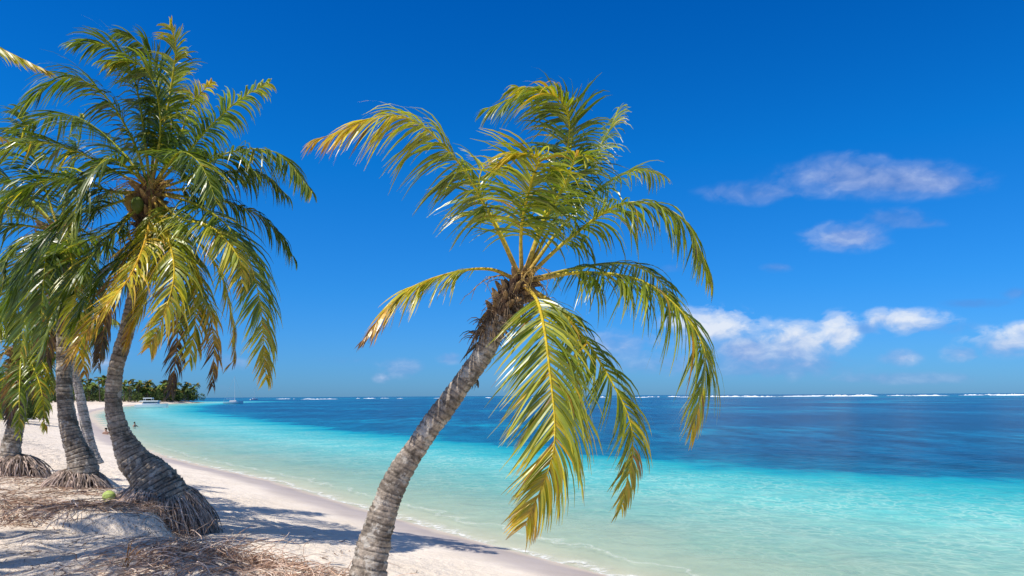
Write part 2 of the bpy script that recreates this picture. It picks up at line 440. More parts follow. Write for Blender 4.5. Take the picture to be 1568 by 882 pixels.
def crown(parent, C, axis_dir, size=1.0, skirt=40, nuts=4, stalks=10):
    m = MB(); ax = Vector(axis_dir).normalized()
    for i in range(34):
        an = i * 2.4; h = lerp(-.5, .02, i / 33) * size
        o = ax.orthogonal(); o.rotate(Matrix.Rotation(an, 3, ax))
        b = C + ax * h + o * .06 * size
        ln = R.uniform(.5, 1.1)
        P = [b, b + ax * .09 * size * ln + o * .06 * size * ln, b + ax * .14 * size * ln + o * .15 * size * ln]
        v = R.uniform(.6, 1.3); c1 = (.15 * v, .09 * v, .055 * v); c2 = (.34 * v, .22 * v, .10 * v)
        tube(m, catmull(P, 6), [.055 * size, .05 * size, .04 * size, .032 * size, .024 * size, .01 * size], 6, [c1, c1, c1, c2, c2, c2])
    tube(m, [C + ax * (-.55 + .1 * i) * size for i in range(8)], [.11 * size, .12 * size, .13 * size, .13 * size, .11 * size, .08 * size, .05 * size, .02 * size], 12, (.10, .065, .04))
    for i in range(skirt * 5):
        o = Vector((R.gauss(0, 1), R.gauss(0, 1), 0)).normalized()
        b = C + ax * R.uniform(-.75, .05) * size + o * .10 * size
        l = R.uniform(.08, .32) * size
        d = (o * R.uniform(.2, .8) + Vector((0, 0, R.uniform(-.9, .5)))).normalized()
        P = [b]
        for k in range(4):
            P.append(P[-1] + d * l / 4); d = (d + Vector((R.uniform(-.2, .2), R.uniform(-.2, .2), -.4))).normalized()
        v = R.uniform(.35, 1.7)
        tube(m, P, [.008, .007, .006, .004, .002], 3, (.19 * v, .13 * v, .08 * v), False)
    for i in range(stalks):
        o = Vector((R.gauss(0, 1), R.gauss(0, 1), 0)).normalized()
        b = C + ax * .05 + o * .08; l = R.uniform(.35, .6) * size
        d = (o + Vector((0, 0, R.uniform(.1, .7)))).normalized(); P = [b]
        for k in range(6):
            P.append(P[-1] + d * l / 6); d = (d + Vector((0, 0, -.26))).normalized()
        tube(m, P, [.014, .012, .01, .008, .006, .005, .004], 4, (.50, .30, .08))
        for j in range(9):
            q = P[R.randint(2, 6)]; dd = Vector((R.uniform(-1, 1), R.uniform(-1, 1), R.uniform(-1, .2))).normalized()
            tube(m, [q, q + dd * .07, q + dd * .14 + Vector((0, 0, -.05))], [.004, .004, .002], 3, (.48, .32, .10), False)
    m.build('crown_fibre', M_fibre, parent)
    if nuts:
        m = MB()
        for i in range(nuts):
            o = Vector((R.gauss(0, 1), R.gauss(0, 1), 0)).normalized()
            cc = C + o * .22 * size + Vector((0, 0, R.uniform(-.28, -.1)))
            P = [cc + Vector((0, 0, lerp(.13, -.13, k / 8))) for k in range(9)]
            g = R.choice([(.12, .16, .03), (.3, .2, .05), (.14, .09, .04)])
            tube(m, P, [.02] + [.095 * math.sin(math.pi * min(.97, k / 8 + .02)) ** .6 for k in range(1, 8)] + [.015], 10, g)
        m.build('coconuts', M_coco, parent, True)

def palm(name, C, ax, trunkpts, fronds, seedv=0, size=1.0, skirt=40, nuts=4, L=.6, n=78, droop=1.0, wind=(-.12, 0, 0), width=.034, base_col=(.37, .305, .24), stalks=10, rs=.84, ls=1.25, ns=1.3, ao=0.0):
    e = empty(name)
    trunk(e, trunkpts, seedv, base_col, rs=rs)
    crown(e, C, ax, size, skirt, nuts, stalks)
    ml, ms = MB(), MB()
    for f in fronds:
        pts = f[0]; kw = dict(L=L, n=n, droop=droop, wind=wind, width=width); kw.update(f[1])
        kw['L'] *= ls; kw['n'] = int(kw['n'] * ns); kw['age'] = kw.get('age', .3) + ao
        w = [W(*p) for p in pts]
        d0 = (w[0] - C); st = C + d0.normalized() * .06 * size
        frond(ml, ms, [st] + w, **kw)
    ml.build('leaflets', M_leaf, e); ms.build('frond_stems', M_fibre, e, True)
    return e

# --- leaning palm in the middle
C1 = W(800, 432, 8.0)
T1 = [(W(552, 930, 7.9), .28), (W(561, 882, 7.95), .245), (W(577, 815, 8.0), .19), (W(605, 735, 8.0), .156), (W(650, 665, 8.0), .138), (W(700, 597, 8.0), .13), (W(742, 540, 8.0), .125), (W(765, 490, 8.0), .14), (W(790, 450, 8.0), .13)]
F1 = [
 ([(757, 340, 7.9), (700, 243, 7.8), (612, 176, 7.7), (482, 214, 7.6)], dict(L=.60, age=.34, tipage=.8, n=100, droop=1.2, hdir=(-1, -.5, 0), up=-.14, fwd=.6, start=.22)),
 ([(850, 300, 8.3), (878, 205, 8.5), (835, 140, 8.4), (742, 168, 8.2)], dict(L=.54, age=.16, droop=1.4, hdir=(-1, -.5, 0), up=0, n=84, start=.26)),
 ([(835, 330, 8.2), (872, 225, 8.2), (862, 155, 8.0), (790, 132, 7.8)], dict(L=.54, age=.26, hdir=(-.6, -1, 0), droop=1.3, n=78, start=.24)),
 ([(800, 350, 7.8), (815, 280, 7.4), (825, 240, 7.2), (770, 235, 7.0)], dict(L=.56, age=.36, droop=1.1, hdir=(-.4, -1, 0), n=66, up=0, start=.25)),
 ([(850, 340, 8.3), (905, 250, 8.6), (938, 195, 8.8), (950, 165, 8.9)], dict(L=.44, age=.18, droop=1.7, hdir=(1, .4, 0), n=66, start=.25)),
 ([(860, 350, 8.1), (920, 290, 8.3), (975, 262, 8.4), (1022, 272, 8.5)], dict(L=.42, age=.22, droop=1.6, n=38, hdir=(1, .2, 0), start=.3)),
 ([(880, 360, 7.9), (960, 312, 7.7), (1045, 335, 7.6), (1092, 430, 7.5)], dict(L=.58, age=.26, droop=1.5, n=90, hdir=(1, -.5, 0), up=0, start=.2)),
 ([(900, 418, 7.8), (1000, 440, 7.5), (1078, 535, 7.3), (1060, 660, 7.3)], dict(L=.64, age=.32, droop=1.4, n=108, hdir=(1, -.8, 0), up=0)),
 ([(890, 410, 8.4), (960, 405, 8.8), (1010, 430, 9.1), (1040, 480, 9.2)], dict(L=.5, age=.1, droop=1.4, n=56)),
 ([(865, 480, 7.8), (925, 565, 7.6), (968, 665, 7.5), (950, 780, 7.5)], dict(L=.46, age=.30, droop=1.1, n=92, hdir=(.8, -1, 0), tipage=.6)),
 ([(826, 468, 7.4), (842, 570, 7.0), (847, 690, 6.8), (803, 805, 6.8)], dict(L=.58, age=.42, droop=.9, n=122, hdir=(0, -1, 0), up=.0, tipage=.36, fwd=.85)),
 ([(750, 412, 7.9), (690, 418, 7.8), (618, 448, 7.7), (557, 520, 7.6)], dict(L=.38, age=.46, tipage=.75, n=90, droop=1.3, hdir=(-1, -.7, 0), up=-.08, start=.25)),
 ([(765, 350, 8.3), (738, 300, 8.6), (740, 260, 8.7), (765, 250, 8.9)], dict(L=.48, age=.3, n=40, hdir=(-.4, 1, 0), start=.3)),
 ([(835, 340, 7.8), (868, 280, 7.5), (885, 240, 7.3), (905, 245, 7.2)], dict(L=.46, age=.26, n=46, hdir=(.6, -1, 0), droop=1.4, start=.3)),
 ([(760, 470, 8.2), (742, 510, 8.4), (728, 550, 8.4), (730, 590, 8.4)], dict(L=.25, age=1.1, n=34, droop=1.8)),
 ([(850, 475, 8.3), (880, 520, 8.6), (885, 580, 8.7), (880, 630, 8.7)], dict(L=.36, age=.25, n=50, droop=1.4)),
]
palm('palm_tree', C1, (W(800, 432, 8) - W(760, 490, 8)), T1, F1, 3.0, 1.0, 70, 0, width=.029, ao=.0, stalks=9)

# --- big palm at left
C2 = W(232, 290, 11.2)
T2 = [(W(262, 775, 11.2), .46), (W(236, 735, 11.2), .38), (W(205, 700, 11.2), .27), (W(184, 660, 11.2), .165), (W(174, 615, 11.2), .135), (W(177, 565, 11.2), .125), (W(196, 500, 11.2), .12), (W(214, 420, 11.2), .12), (W(228, 340, 11.2), .15), (W(232, 300, 11.2), .15)]
F2 = [
 ([(252, 200, 11.1), (268, 110, 11.0), (272, 65, 10.9), (262, 35, 10.8)], dict(age=.32, hdir=(-.2, -1, 0), droop=1.1, up=0, L=.46)),
 ([(240, 190, 11.3), (245, 110, 11.5), (220, 65, 11.4), (180, 45, 11.3)], dict(age=.05, hdir=(-.5, -1, 0), droop=1.2, L=.55)),
 ([(222, 190, 11.1), (205, 110, 10.9), (170, 67, 10.8), (112, 62, 10.7)], dict(age=.08, hdir=(-1, -.8, 0), droop=1.3, L=.6)),
 ([(248, 200, 10.9), (240, 130, 10.7), (215, 95, 10.6), (160, 90, 10.5)], dict(age=.14, hdir=(-.8, -1, 0), droop=1.3, L=.5)),
 ([(205, 210, 10.9), (160, 140, 10.6), (100, 115, 10.4), (30, 160, 10.3)], dict(age=.08, hdir=(-1, -.6, 0), L=.65)),
 ([(190, 230, 11.6), (130, 180, 11.9), (80, 175, 12.0), (20, 200, 12.1)], dict(age=.03, hdir=(-1, .4, 0), L=.6)),
 ([(180, 260, 11.0), (110, 225, 10.8), (40, 215, 10.7), (-45, 260, 10.6)], dict(age=.2, hdir=(-1, -.4, 0), L=.62, n=90)),
 ([(175, 290, 10.8), (110, 270, 10.4), (40, 285, 10.2), (-30, 350, 10.1)], dict(age=.08, L=.68, n=90)),
 ([(170, 310, 10.8), (110, 330, 10.4), (50, 390, 10.2), (5, 480, 10.1)], dict(age=.02, L=.68, n=90)),
 ([(190, 340, 10.7), (140, 390, 10.3), (95, 450, 10.1), (60, 540, 10.0)], dict(age=.12, L=.6)),
 ([(228, 350, 10.5), (200, 420, 10.0), (150, 480, 9.8), (98, 555, 9.7)], dict(age=.60, L=.46, hdir=(-.5, -1, 0), up=0, droop=.9, tipage=.3)),
 ([(255, 350, 10.5), (268, 410, 10.1), (255, 470, 9.9), (228, 530, 9.9)], dict(age=.44, L=.5, hdir=(.1, -1, 0), up=0, tipage=.3)),
 ([(275, 215, 11.3), (292, 165, 11.4), (310, 140, 11.5), (328, 122, 11.5)], dict(age=.38, L=.32, hdir=(1, -.3, 0), n=60)),
 ([(285, 235, 11.2), (325, 190, 11.2), (370, 150, 11.2), (418, 122, 11.2)], dict(age=.2, L=.42, hdir=(1, -.4, 0), n=76, droop=1.5)),
 ([(290, 270, 11.0), (350, 232, 10.9), (425, 232, 10.8), (480, 292, 10.8)], dict(age=.1, L=.58, hdir=(1, -.6, 0), n=96, droop=1.5, up=0)),
 ([(290, 285, 11.3), (345, 262, 11.4), (400, 262, 11.5), (445, 300, 11.5)], dict(age=.03, L=.5, hdir=(1, .3, 0), n=76, droop=1.5, up=0)),
 ([(295, 300, 11.4), (360, 310, 11.6), (420, 345, 11.7), (455, 400, 11.7)], dict(age=.05, L=.5, hdir=(1, .6, 0), droop=1.5)),
 ([(300, 310, 10.8), (355, 350, 10.5), (395, 440, 10.3), (408, 580, 10.3)], dict(age=.2, L=.56, hdir=(1, -.9, 0), n=110, droop=1.3, tipage=.9)),
 ([(275, 330, 10.7), (325, 345, 10.3), (365, 390, 10.1), (372, 440, 10.0)], dict(age=.36, L=.5, hdir=(.8, -1, 0))),
 ([(285, 370, 10.9), (315, 450, 10.8), (328, 520, 10.8), (325, 590, 10.8)], dict(age=.5, L=.42, n=76, tipage=.8)),
 ([(262, 390, 11.5), (272, 460, 11.7), (270, 540, 11.7), (260, 605, 11.7)], dict(age=.95, L=.38, n=70, droop=1.6)),
 ([(205, 370, 11.5), (175, 430, 11.8), (160, 500, 11.9), (150, 560, 11.9)], dict(age=.9, L=.38, n=70, droop=1.6)),
 ([(170, 350, 11.5), (100, 380, 11.8), (40, 440, 12), (20, 520, 12)], dict(age=.1, L=.6)),
 ([(330, 400, 11.5), (355, 480, 11.7), (360, 540, 11.8), (350, 560, 11.8)], dict(age=.5, L=.42, n=60, hdir=(1, .5, 0))),
 ([(215, 360, 10.9), (180, 400, 10.6), (140, 440, 10.5), (110, 500, 10.4)], dict(age=.12, L=.55)),
 ([(240, 370, 11.0), (230, 430, 10.9), (210, 480, 10.9), (190, 530, 10.9)], dict(age=.5, L=.46)),
 ([(262, 360, 11.0), (290, 420, 10.7), (300, 480, 10.6), (290, 550, 10.6)], dict(age=.3, L=.5)),
 ([(205, 260, 10.7), (170, 240, 10.3), (130, 280, 10.1), (110, 350, 10.0)], dict(age=.1, L=.6)),
 ([(260, 250, 10.8), (280, 230, 10.4), (310, 250, 10.2), (335, 310, 10.1)], dict(age=.12, L=.5, n=64, hdir=(.8, -1, 0))),
]
pB = palm('palm_tree', C2, (.05, 0, 1), T2, F2, 9.0, 1.25, 60, 5, L=.62, droop=1.2, width=.034, rs=.86)

# --- second palm behind
C3 = W(92, 350, 12.8)
T3 = [(W(128, 745, 12.6), .33), (W(124, 705, 12.6), .24), (W(107, 655, 12.6), .165), (W(99, 600, 12.7), .14), (W(98, 530, 12.8), .13), (W(96, 450, 12.8), .13), (W(93, 370, 12.8), .15)]
F3 = []
for k, (a, b, dy, ag) in enumerate([(-60, -190, .3, .05), (40, -180, .2, .1), (-150, -160, -.4, .1), (-190, -60, .3, .12), (-180, 60, -.5, .05), (-120, 150, -.8, .08), (-60, 190, -.9, .14), (-20, 200, .6, .8), (60, 180, -.6, .15), (120, 130, .6, .1), (120, -60, .9, .05), (-100, 180, .7, .3), (30, 190, -1.0, .35), (-30, 160, -1.1, .05), (-90, -60, 1.5, .0)]):
    up = max(0, 60 - .1 * abs(a))
    F3.append(([(92 + a * .35, 350 + b * .2 - up * .5, 12.8 + dy * .6), (92 + a * .7, 350 + b * .5 - up * .6, 12.8 + dy), (92 + a, 350 + b, 12.8 + dy * 1.2)], dict(age=ag, L=.55)))
palm('palm_tree', C3, (0, 0, 1), T3, F3, 21.0, 1.25, 60, 4, droop=1.4, width=.038, n=64, rs=.9)

# --- slender pale palm
C4 = W(100, 470, 17)
T4 = [(W(146, 708, 17), .2), (W(138, 680, 17), .14), (W(124, 610, 17), .115), (W(112, 550, 17), .11), (W(100, 480, 17), .12)]
F4 = []
for a, b, dy, ag in [(-90, 40, .6, .3), (-60, 90, -.6, .35), (60, 70, .6, .3), (30, 100, -.5, .5), (-30, 100, .5, .7), (80, 20, -.4, .2), (-80, -40, .3, .1), (30, -60, .6, .1)]:
    F4.append(([(100 + a * .4, 470 + b * .2 - 12, 17 + dy * .6), (100 + a * .8, 470 + b * .55, 17 + dy), (100 + a, 470 + b, 17 + dy * 1.1)], dict(age=ag)))
palm('palm_tree', C4, (0, 0, 1), T4, F4, 33.0, 1.1, 30, 0, L=.45, droop=1.4, n=45, base_col=(.55, .50, .45))

# --- small palm at far left
C5 = W(34, 535, 14)
T5 = [(W(10, 720, 13.8), .28), (W(16, 680, 13.8), .2), (W(27, 630, 13.9), .15), (W(35, 585, 14), .14), (W(34, 545, 14), .15)]
F5 = []
for a, b, dy, ag in [(-60, -50, .3, .1), (-20, -70, .4, .1), (30, -60, .3, .15), (60, -30, .5, .1), (60, 20, -.3, .1), (35, 120, -.7, .3), (30, 100, .6, .8), (-5, 130, -.8, .15), (-35, 100, .6, .1), (-70, 60, -.5, .1), (45, 60, -.4, .3), (-20, 110, -.3, .9)]:
    F5.append(([(34 + a * .4, 535 + b * .25 - 14, 14 + dy * .5), (34 + a * .85, 535 + b * .55 - 5, 14 + dy), (34 + a, 535 + b, 14 + dy * 1.1)], dict(age=ag)))
palm('palm_tree', C5, (0, 0, 1), T5, F5, 44.0, 1.1, 40, 0, L=.28, droop=1.6, n=44, width=.03)

# --- palm just outside at left (its shade falls on the foreground)
C6 = W(-190, 110, 7.3)
bx, by = -6.6, 7.2
T6 = [(Vector((bx, by, hz(bx, by) - .2)), .28), (Vector((bx + .05, by, hz(bx, by) + .4)), .18), (Vector((bx + .1, by + .05, 3.2)), .13), (Vector((C6.x, C6.y, C6.z - .5)), .13), (C6.copy(), .14)]
F6 = [
 ([(-120, 45, 7.3), (-40, 52, 7.4), (76, 105, 7.5)], dict(age=.42, L=.36, hdir=(1, -.7, 0), tipage=.3, fwd=1.3, wind=(.12, 0, 0), up=-.05, width=.028, n=110)),
 ([(-130, 130, 7.6), (-75, 160, 7.9), (14, 212, 8.1)], dict(age=.4, L=.24, wind=(.05, 0, 0), width=.026)),
]
for k in range(16):
    an = k / 16 * 2 * math.pi + .35
    o = Vector((math.cos(an), math.sin(an), 0))
    if o.x > -.2 and o.y > -.85: continue
    F6.append((o, dict(age=R.uniform(.1, .6))))
F6.append((Vector((.35, -.93, 0)), dict(age=.2)))
e6 = empty('palm_tree'); trunk(e6, T6, 5.5); crown(e6, C6, (0, 0, 1), 1.1, 30, 3)
ml, ms = MB(), MB()
for f, kw in F6:
    if isinstance(f, list): pts = [C6] + [W(*p) for p in f]
    else:
        u = R.uniform(-.2, .7); pts = [C6, C6 + f * .9 + Vector((0, 0, .4 + u * .5)), C6 + f * 1.8 + Vector((0, 0, .3 + u * .5)), C6 + f * 2.5 + Vector((0, 0, -.7 + u))]
    k2 = dict(L=.7, n=80, droop=1.2); k2.update(kw); frond(ml, ms, pts, **k2)
ml.build('leaflets', M_leaf, e6); ms.build('frond_stems', M_fibre, e6, True)

# ------------------------------------------------------------------ root masses
def rootmass(parent, cx, cy, ztop, rx, ry, nstr):
    m = MB(); zb = hz(cx, cy) - .35
    nr, ns = 12, 40; rows = []
    for i in range(nr + 1):
        t = i / nr; rr = math.sin(t * math.pi / 2) ** .8 if t < 1 else 1
        z = ztop - (ztop - zb) * (t ** 2.2)
        row = []
        for k in range(ns):
            an = 2 * math.pi * k / ns; nn = 1 + .16 * noise.noise(Vector((math.cos(an) * 2 + cx, math.sin(an) * 2, t * 2)))
            v = .8 + .4 * noise.noise(Vector((k * .7, i * .9, cx)))
            row.append(m.add((cx + math.cos(an) * rx * rr * nn, cy + math.sin(an) * ry * rr * nn, z + .02 * math.sin(an * 7)), (.18 * v, .135 * v, .105 * v)))
        rows.append(row)
    for i in range(nr):
        for k in range(ns):
            k2 = (k + 1) % ns; m.f.append((rows[i][k], rows[i + 1][k], rows[i + 1][k2], rows[i][k2]))
    for i in range(nstr):
        an = R.uniform(0, 2 * math.pi); s = R.uniform(.2, 1.0) ** .7
        t = s * .8
        rr = math.sin(t * math.pi / 2) ** .8
        o = Vector((math.cos(an), math.sin(an), 0))
        p = Vector((cx + o.x * rx * rr * 1.02, cy + o.y * ry * rr * 1.02, ztop - (ztop - zb) * t ** 2.2 + .02))
        d = (o * R.uniform(.2, .8) + Vector((R.uniform(-.3, .3), R.uniform(-.3, .3), -.4))).normalized(); P = [p]
        l = R.uniform(.25, .7)
        for k in range(7):
            P.append(P[-1] + d * l / 7); d = (d + Vector((R.uniform(-.25, .25), R.uniform(-.25, .25), -.35))).normalized()
            if P[-1].z < zb + .25: break
        v = R.uniform(.4, 1.7); r = R.uniform(.005, .013)
        tube(m, P, [r * (1 - .6 * k / len(P)) for k in range(len(P))], 3, (.44 * v, .34 * v, .28 * v), False)
    m.build('root_mass', M_root, parent, False)
b = W(232, 738, 11.2); rootmass(pB, b.x + .06, b.y + .05, b.z + .02, .72, .66, 1700)
b = W(120, 712, 12.6); rootmass(bpy.data.objects['palm_tree.002'], b.x - .05, b.y, b.z - .02, .48, .48, 700)
b = W(14, 690, 13.8); rootmass(bpy.data.objects['palm_tree.004'], b.x + .1, b.y, b.z - .02, .5, .45, 500)

# ------------------------------------------------------------------ dry roots & litter on sand
def tangle(m, cx, cy, sx, sy, n, lmin, lmax, lift, rmax=.008, br=1.0):
    for i in range(n):
        x = R.gauss(cx, sx); y = R.gauss(cy, sy); l = R.uniform(lmin, lmax)
        an = R.uniform(0, 6.28); el = R.uniform(-.1, .6) * lift
        k = 7; P = []; z = hz(x, y) + R.uniform(-.02, .03)
        for j in range(k + 1):
            P.append(Vector((x, y, z)))
            x += math.cos(an) * l / k; y += math.sin(an) * l / k; an += R.uniform(-.5, .5)
            z = z + math.sin(el) * l / k; el -= R.uniform(0, .3)
            g = hz(x, y) - .004
            if z < g: z = g + .006; el = max(el, 0)
        v = R.uniform(.6, 1.5) * br; c = R.choice([(.26, .17, .12), (.34, .25, .19), (.19, .12, .085), (.40, .32, .26)]); r = R.uniform(.003, rmax)
        tube(m, P, [r * (1 - .5 * j / k) for j in range(k + 1)], 3, tuple(q * v for q in c), False)
m = MB()
tangle(m, -3.3, 8.25, .66, .32, 620, .2, .7, 1.3, .007, 1.7)
tangle(m, -3.9, 7.9, .40, .28, 150, .2, .6, 1.0, .007, 1.7)
tangle(m, -2.4, 8.4, .40, .35, 150, .2, .6, .9, .007, 1.7)
m.build('dry_roots', M_root)
m = MB()
tangle(m, -6.3, 10.0, .75, .18, 560, .2, .6, .8, .008, 1.4)
tangle(m, -5.4, 10.5, .35, .15, 300, .2, .5, .8, .008, 1.4)
tangle(m, -7.6, 10.8, .8, .5, 220, .15, .5, .4, .008, 1.3)
tangle(m, -7.2, 11.9, .6, .3, 220, .15, .5, .4, .008, 1.3)
tangle(m, -8.9, 13.0, .6, .4, 220, .15, .5, .4, .008, 1.3)
tangle(m, -5.5, 9.0, 1.4, .7, 160, .05, .25, .3)
tangle(m, -3.0, 10.5, 1.0, .8, 60, .05, .2, .2)
m.build('exposed_roots', M_root)
m = MB()
for s in range(5):
    p = W(186 + s * 2, 850, 7.9); p.z = hz(p.x, p.y); P = [p]; d = Vector((R.uniform(-.5, .5), R.uniform(-.2, .2), 1)).normalized()
    for k in range(6):
        P.append(P[-1] + d * .05); d = (d + Vector((R.uniform(-.35, .35), 0, -.05))).normalized()
    tube(m, P, [.005] * 6 + [.002], 3, (.42, .20, .07), False)
m.build('dry_sprig', M_root)

for (a, bb, Y) in [(166, 744, 10.9), (182, 736, 11.3), (196, 734, 11.0)]:
    p = W(a, bb, Y); z = hz(p.x, p.y); m = MB()
    c = Vector((p.x, p.y, z + .075)); dd = Vector((R.uniform(-1, 1), R.uniform(-.4, .4), R.uniform(-.1, .4))).normalized()
    tube(m, [c + dd * lerp(-.11, .11, k / 10) for k in range(11)], [.012] + [.088 * math.sin(math.pi * (k / 10)) ** .55 * (1 + .04 * (k % 2)) for k in range(1, 10)] + [.02], 12, (.42, .52, .14))
    m.build('green_coconut', M_coco, None, True)

# ------------------------------------------------------------------ distant trees along the headland
m = MB()
line = [(-150, 150), (-150, 200), (-158, 260), (-172, 330), (-177, 385), (-180, 418)]
def pline(t):
    t *= len(line) - 1; k = min(int(t), len(line) - 2); u = t - k
    return lerp(line[k][0], line[k + 1][0], u), lerp(line[k][1], line[k + 1][1], u)
for i in range(460):
    t = R.random() ** .8; x, y = pline(t); x -= abs(R.gauss(0, 12)) - 3 * t; y += R.gauss(0, 5)
    if i > 330: x -= R.uniform(20, 120)
    hh = lerp(11, 9.0, t) * R.uniform(.6, 1.15); r = R.uniform(2.0, 3.6); g0 = 1.0
    v = R.uniform(.6, 1.4)
    if R.random() < .45:     # palm
        tube(m, [Vector((x, y, g0)), Vector((x + R.uniform(-1, 1), y, hh))], [.2, .14], 4, (.12, .1, .08), False)
        cc = Vector((x, y, hh))
        for k in range(13):
            an = R.uniform(0, 6.28); el = R.uniform(-.3, 1.1); d = Vector((math.cos(an) * math.cos(el), math.sin(an) * math.cos(el), math.sin(el))); q = cc.copy(); pr = None
            col = (.09 * v, .13 * v, .026)
            if R.random() < .2: col = (.2, .15, .03)
            for s in range(5):
                w = [.1, .55, .6, .45, .05][s]; sv = Vector((-math.sin(an), math.cos(an), .3))
                a = m.add(q + sv * w, col); b_ = m.add(q - sv * w, col)
                if pr: m.f.append((pr[0], a, b_, pr[1]))
                pr = (a, b_); q = q + d * .75; d = (d + Vector((0, 0, -.4))).normalized()
    else:
        hh *= .72
        for k in range(120):
            d = Vector((R.gauss(0, 1), R.gauss(0, 1), R.gauss(0, 1))).normalized() * R.uniform(.55, 1)
            q = Vector((x + d.x * r, y + d.y * r, g0 + hh * .5 + d.z * hh * .5)); s = R.uniform(.25, .6); vv = v * R.uniform(.6, 1.4)
            ids = [m.add(q + Vector((R.uniform(-s, s), R.uniform(-s, s), R.uniform(-s, s))), (.09 * vv, .13 * vv, .03 * vv)) for _ in range(4)]
            m.f.append(tuple(ids[:3])); m.f.append((ids[0], ids[2], ids[3]))
m.build('distant_trees', M_far)
m = MB()
for i in range(60):
    Y = R.uniform(55, 110); x = (R.uniform(-140, 52) - 784) / F * Y; r = R.uniform(1, 2.2); hh = R.uniform(2, 4.2); v = R.uniform(.7, 1.4); g0 = 1.2
    for k in range(260):
        d = Vector((R.gauss(0, 1), R.gauss(0, 1), R.gauss(0, 1))).normalized() * R.uniform(.5, 1)
        q = Vector((x + d.x * r, Y + d.y * r, g0 + hh * .45 + d.z * hh * .5)); s = R.uniform(.1, .3); vv = v * R.uniform(.6, 1.5)
        ids = [m.add(q + Vector((R.uniform(-s, s), R.uniform(-s, s), R.uniform(-s, s))), (.07 * vv, .10 * vv, .02 * vv)) for _ in range(3)]
        m.f.append(tuple(ids))
m.build('shore_shrubs', M_far)

# ------------------------------------------------------------------ boats
def hull(m, o, L, B, H, col, draft=.25, n=12, heading=0.0):
    rot = Matrix.Rotation(heading, 3, 'Z'); rows = []
    for i in range(n + 1):
        s = i / n; w = B / 2 * (1 - max(0, (s - .45) / .55) ** 2.2) * (.88 + .12 * min(1, s * 4)) + .02
        sh = H * (1 + .35 * s * s); row = []
        for (fx, fz) in [(-1, 1), (-.96, .45), (-.6, 0), (0, -.15), (.6, 0), (.96, .45), (1, 1)]:
            p = rot @ Vector(((s - .5) * L, fx * w, -draft + fz * (sh + draft)))
            row.append(m.add(o + p, col if fz < .9 else (.75, .75, .75)))
        rows.append(row)
    for i in range(n):
        for k in range(6): m.f.append((rows[i][k], rows[i + 1][k], rows[i + 1][k + 1], rows[i][k + 1]))
        a, b_ = rows[i], rows[i + 1]
        m.f.append((a[0], a[6], b_[6], b_[0]))
    m.f.append(tuple(rows[0])); m.f.append(tuple(reversed(rows[-1])))
def box(m, o, sx, sy, sz, col, heading=0, taper=.9):
    rot = Matrix.Rotation(heading, 3, 'Z'); v = []
    for z, k in ((0, 1), (sz, taper)):
        for (a, b_) in ((-1, -1), (1, -1), (1, 1), (-1, 1)):
            v.append(m.add(o + rot @ Vector((a * sx / 2 * k, b_ * sy / 2 * k, z)), col))
    for f in ((0, 3, 2, 1), (4, 5, 6, 7), (0, 1, 5, 4), (1, 2, 6, 5), (2, 3, 7, 6), (3, 0, 4, 7)): m.f.append(tuple(v[i] for i in f))
def boat(name, X, Y, L, kind, heading=0.0):
    m = MB(); o = Vector((X, Y, 0)); rot = Matrix.Rotation(heading, 3, 'Z'); wh = (.8, .8, .8)
    if kind == 'cat':
        for s in (-1, 1): hull(m, o + rot @ Vector((0, s * L * .19, 0)), L, L * .12, L * .12, wh, heading=heading)
        box(m, o + rot @ Vector((-.05 * L, 0, L * .09)), L * .8, L * .42, L * .05, wh, heading, 1)
        box(m, o + rot @ Vector((-.02 * L, 0, L * .142)), L * .5, L * .36, L * .04, (.8, .8, .8), heading, .97)
        box(m, o + rot @ Vector((-.02 * L, 0, L * .183)), L * .45, L * .34, L * .05, (.08, .11, .15), heading, .95)
        box(m, o + rot @ Vector((-.05 * L, 0, L * .235)), L * .6, L * .42, L * .03, wh, heading, .96)
        box(m, o + rot @ Vector((-.1 * L, 0, L * .34)), L * .3, L * .3, L * .025, (.8, .8, .8), heading, .95)
        for a in (-.22, .03):
            for b_ in (-.12, .12):
                p = o + rot @ Vector((a * L, b_ * L, L * .26)); tube(m, [p, p + Vector((0, 0, L * .085))], [.05, .05], 5, wh)
    else:
        hull(m, o, L, L * .28, L * .11, wh, heading=heading)
        box(m, o + rot @ Vector((-.02 * L, 0, L * .115)), L * .36, L * .18, L * .08, (.6, .62, .65), heading, .85)
        if kind == 'motor':
            box(m, o + rot @ Vector((-.08 * L, 0, L * .3)), L * .38, L * .2, L * .02, (.08, .12, .3), heading, .95)
            for a in (-.22, .06):
                for b_ in (-.08, .08):
                    p = o + rot @ Vector((a * L, b_ * L, L * .115)); tube(m, [p, p + Vector((0, 0, L * .187))], [.04, .04], 5, wh)
        else:
            p = o + rot @ Vector((.08 * L, 0, L * .12)); tube(m, [p, p + Vector((0, 0, L * 1.35))], [.11, .05], 6, (.7, .7, .7))
            bb = p + Vector((0, 0, L * .14)); tube(m, [bb, bb + rot @ Vector((-.45 * L, 0, 0))], [.1, .08], 6, (.3, .35, .5))
            for e in ((.5, .12), (-.5, .1)):
                q = o + rot @ Vector((e[0] * L, 0, e[1] * L)); tube(m, [q, p + Vector((0, 0, L * 1.33))], [.025, .025], 3, (.5, .5, .5), False)
    m.build(name, M_paint, None, False)
boat('catamaran', -101, 205, 8.0, 'cat', .25)
boat('sailboat', -125, 328, 8.5, 'sail', .3)
boat('sailboat', -275, 780, 9, 'sail', .9)

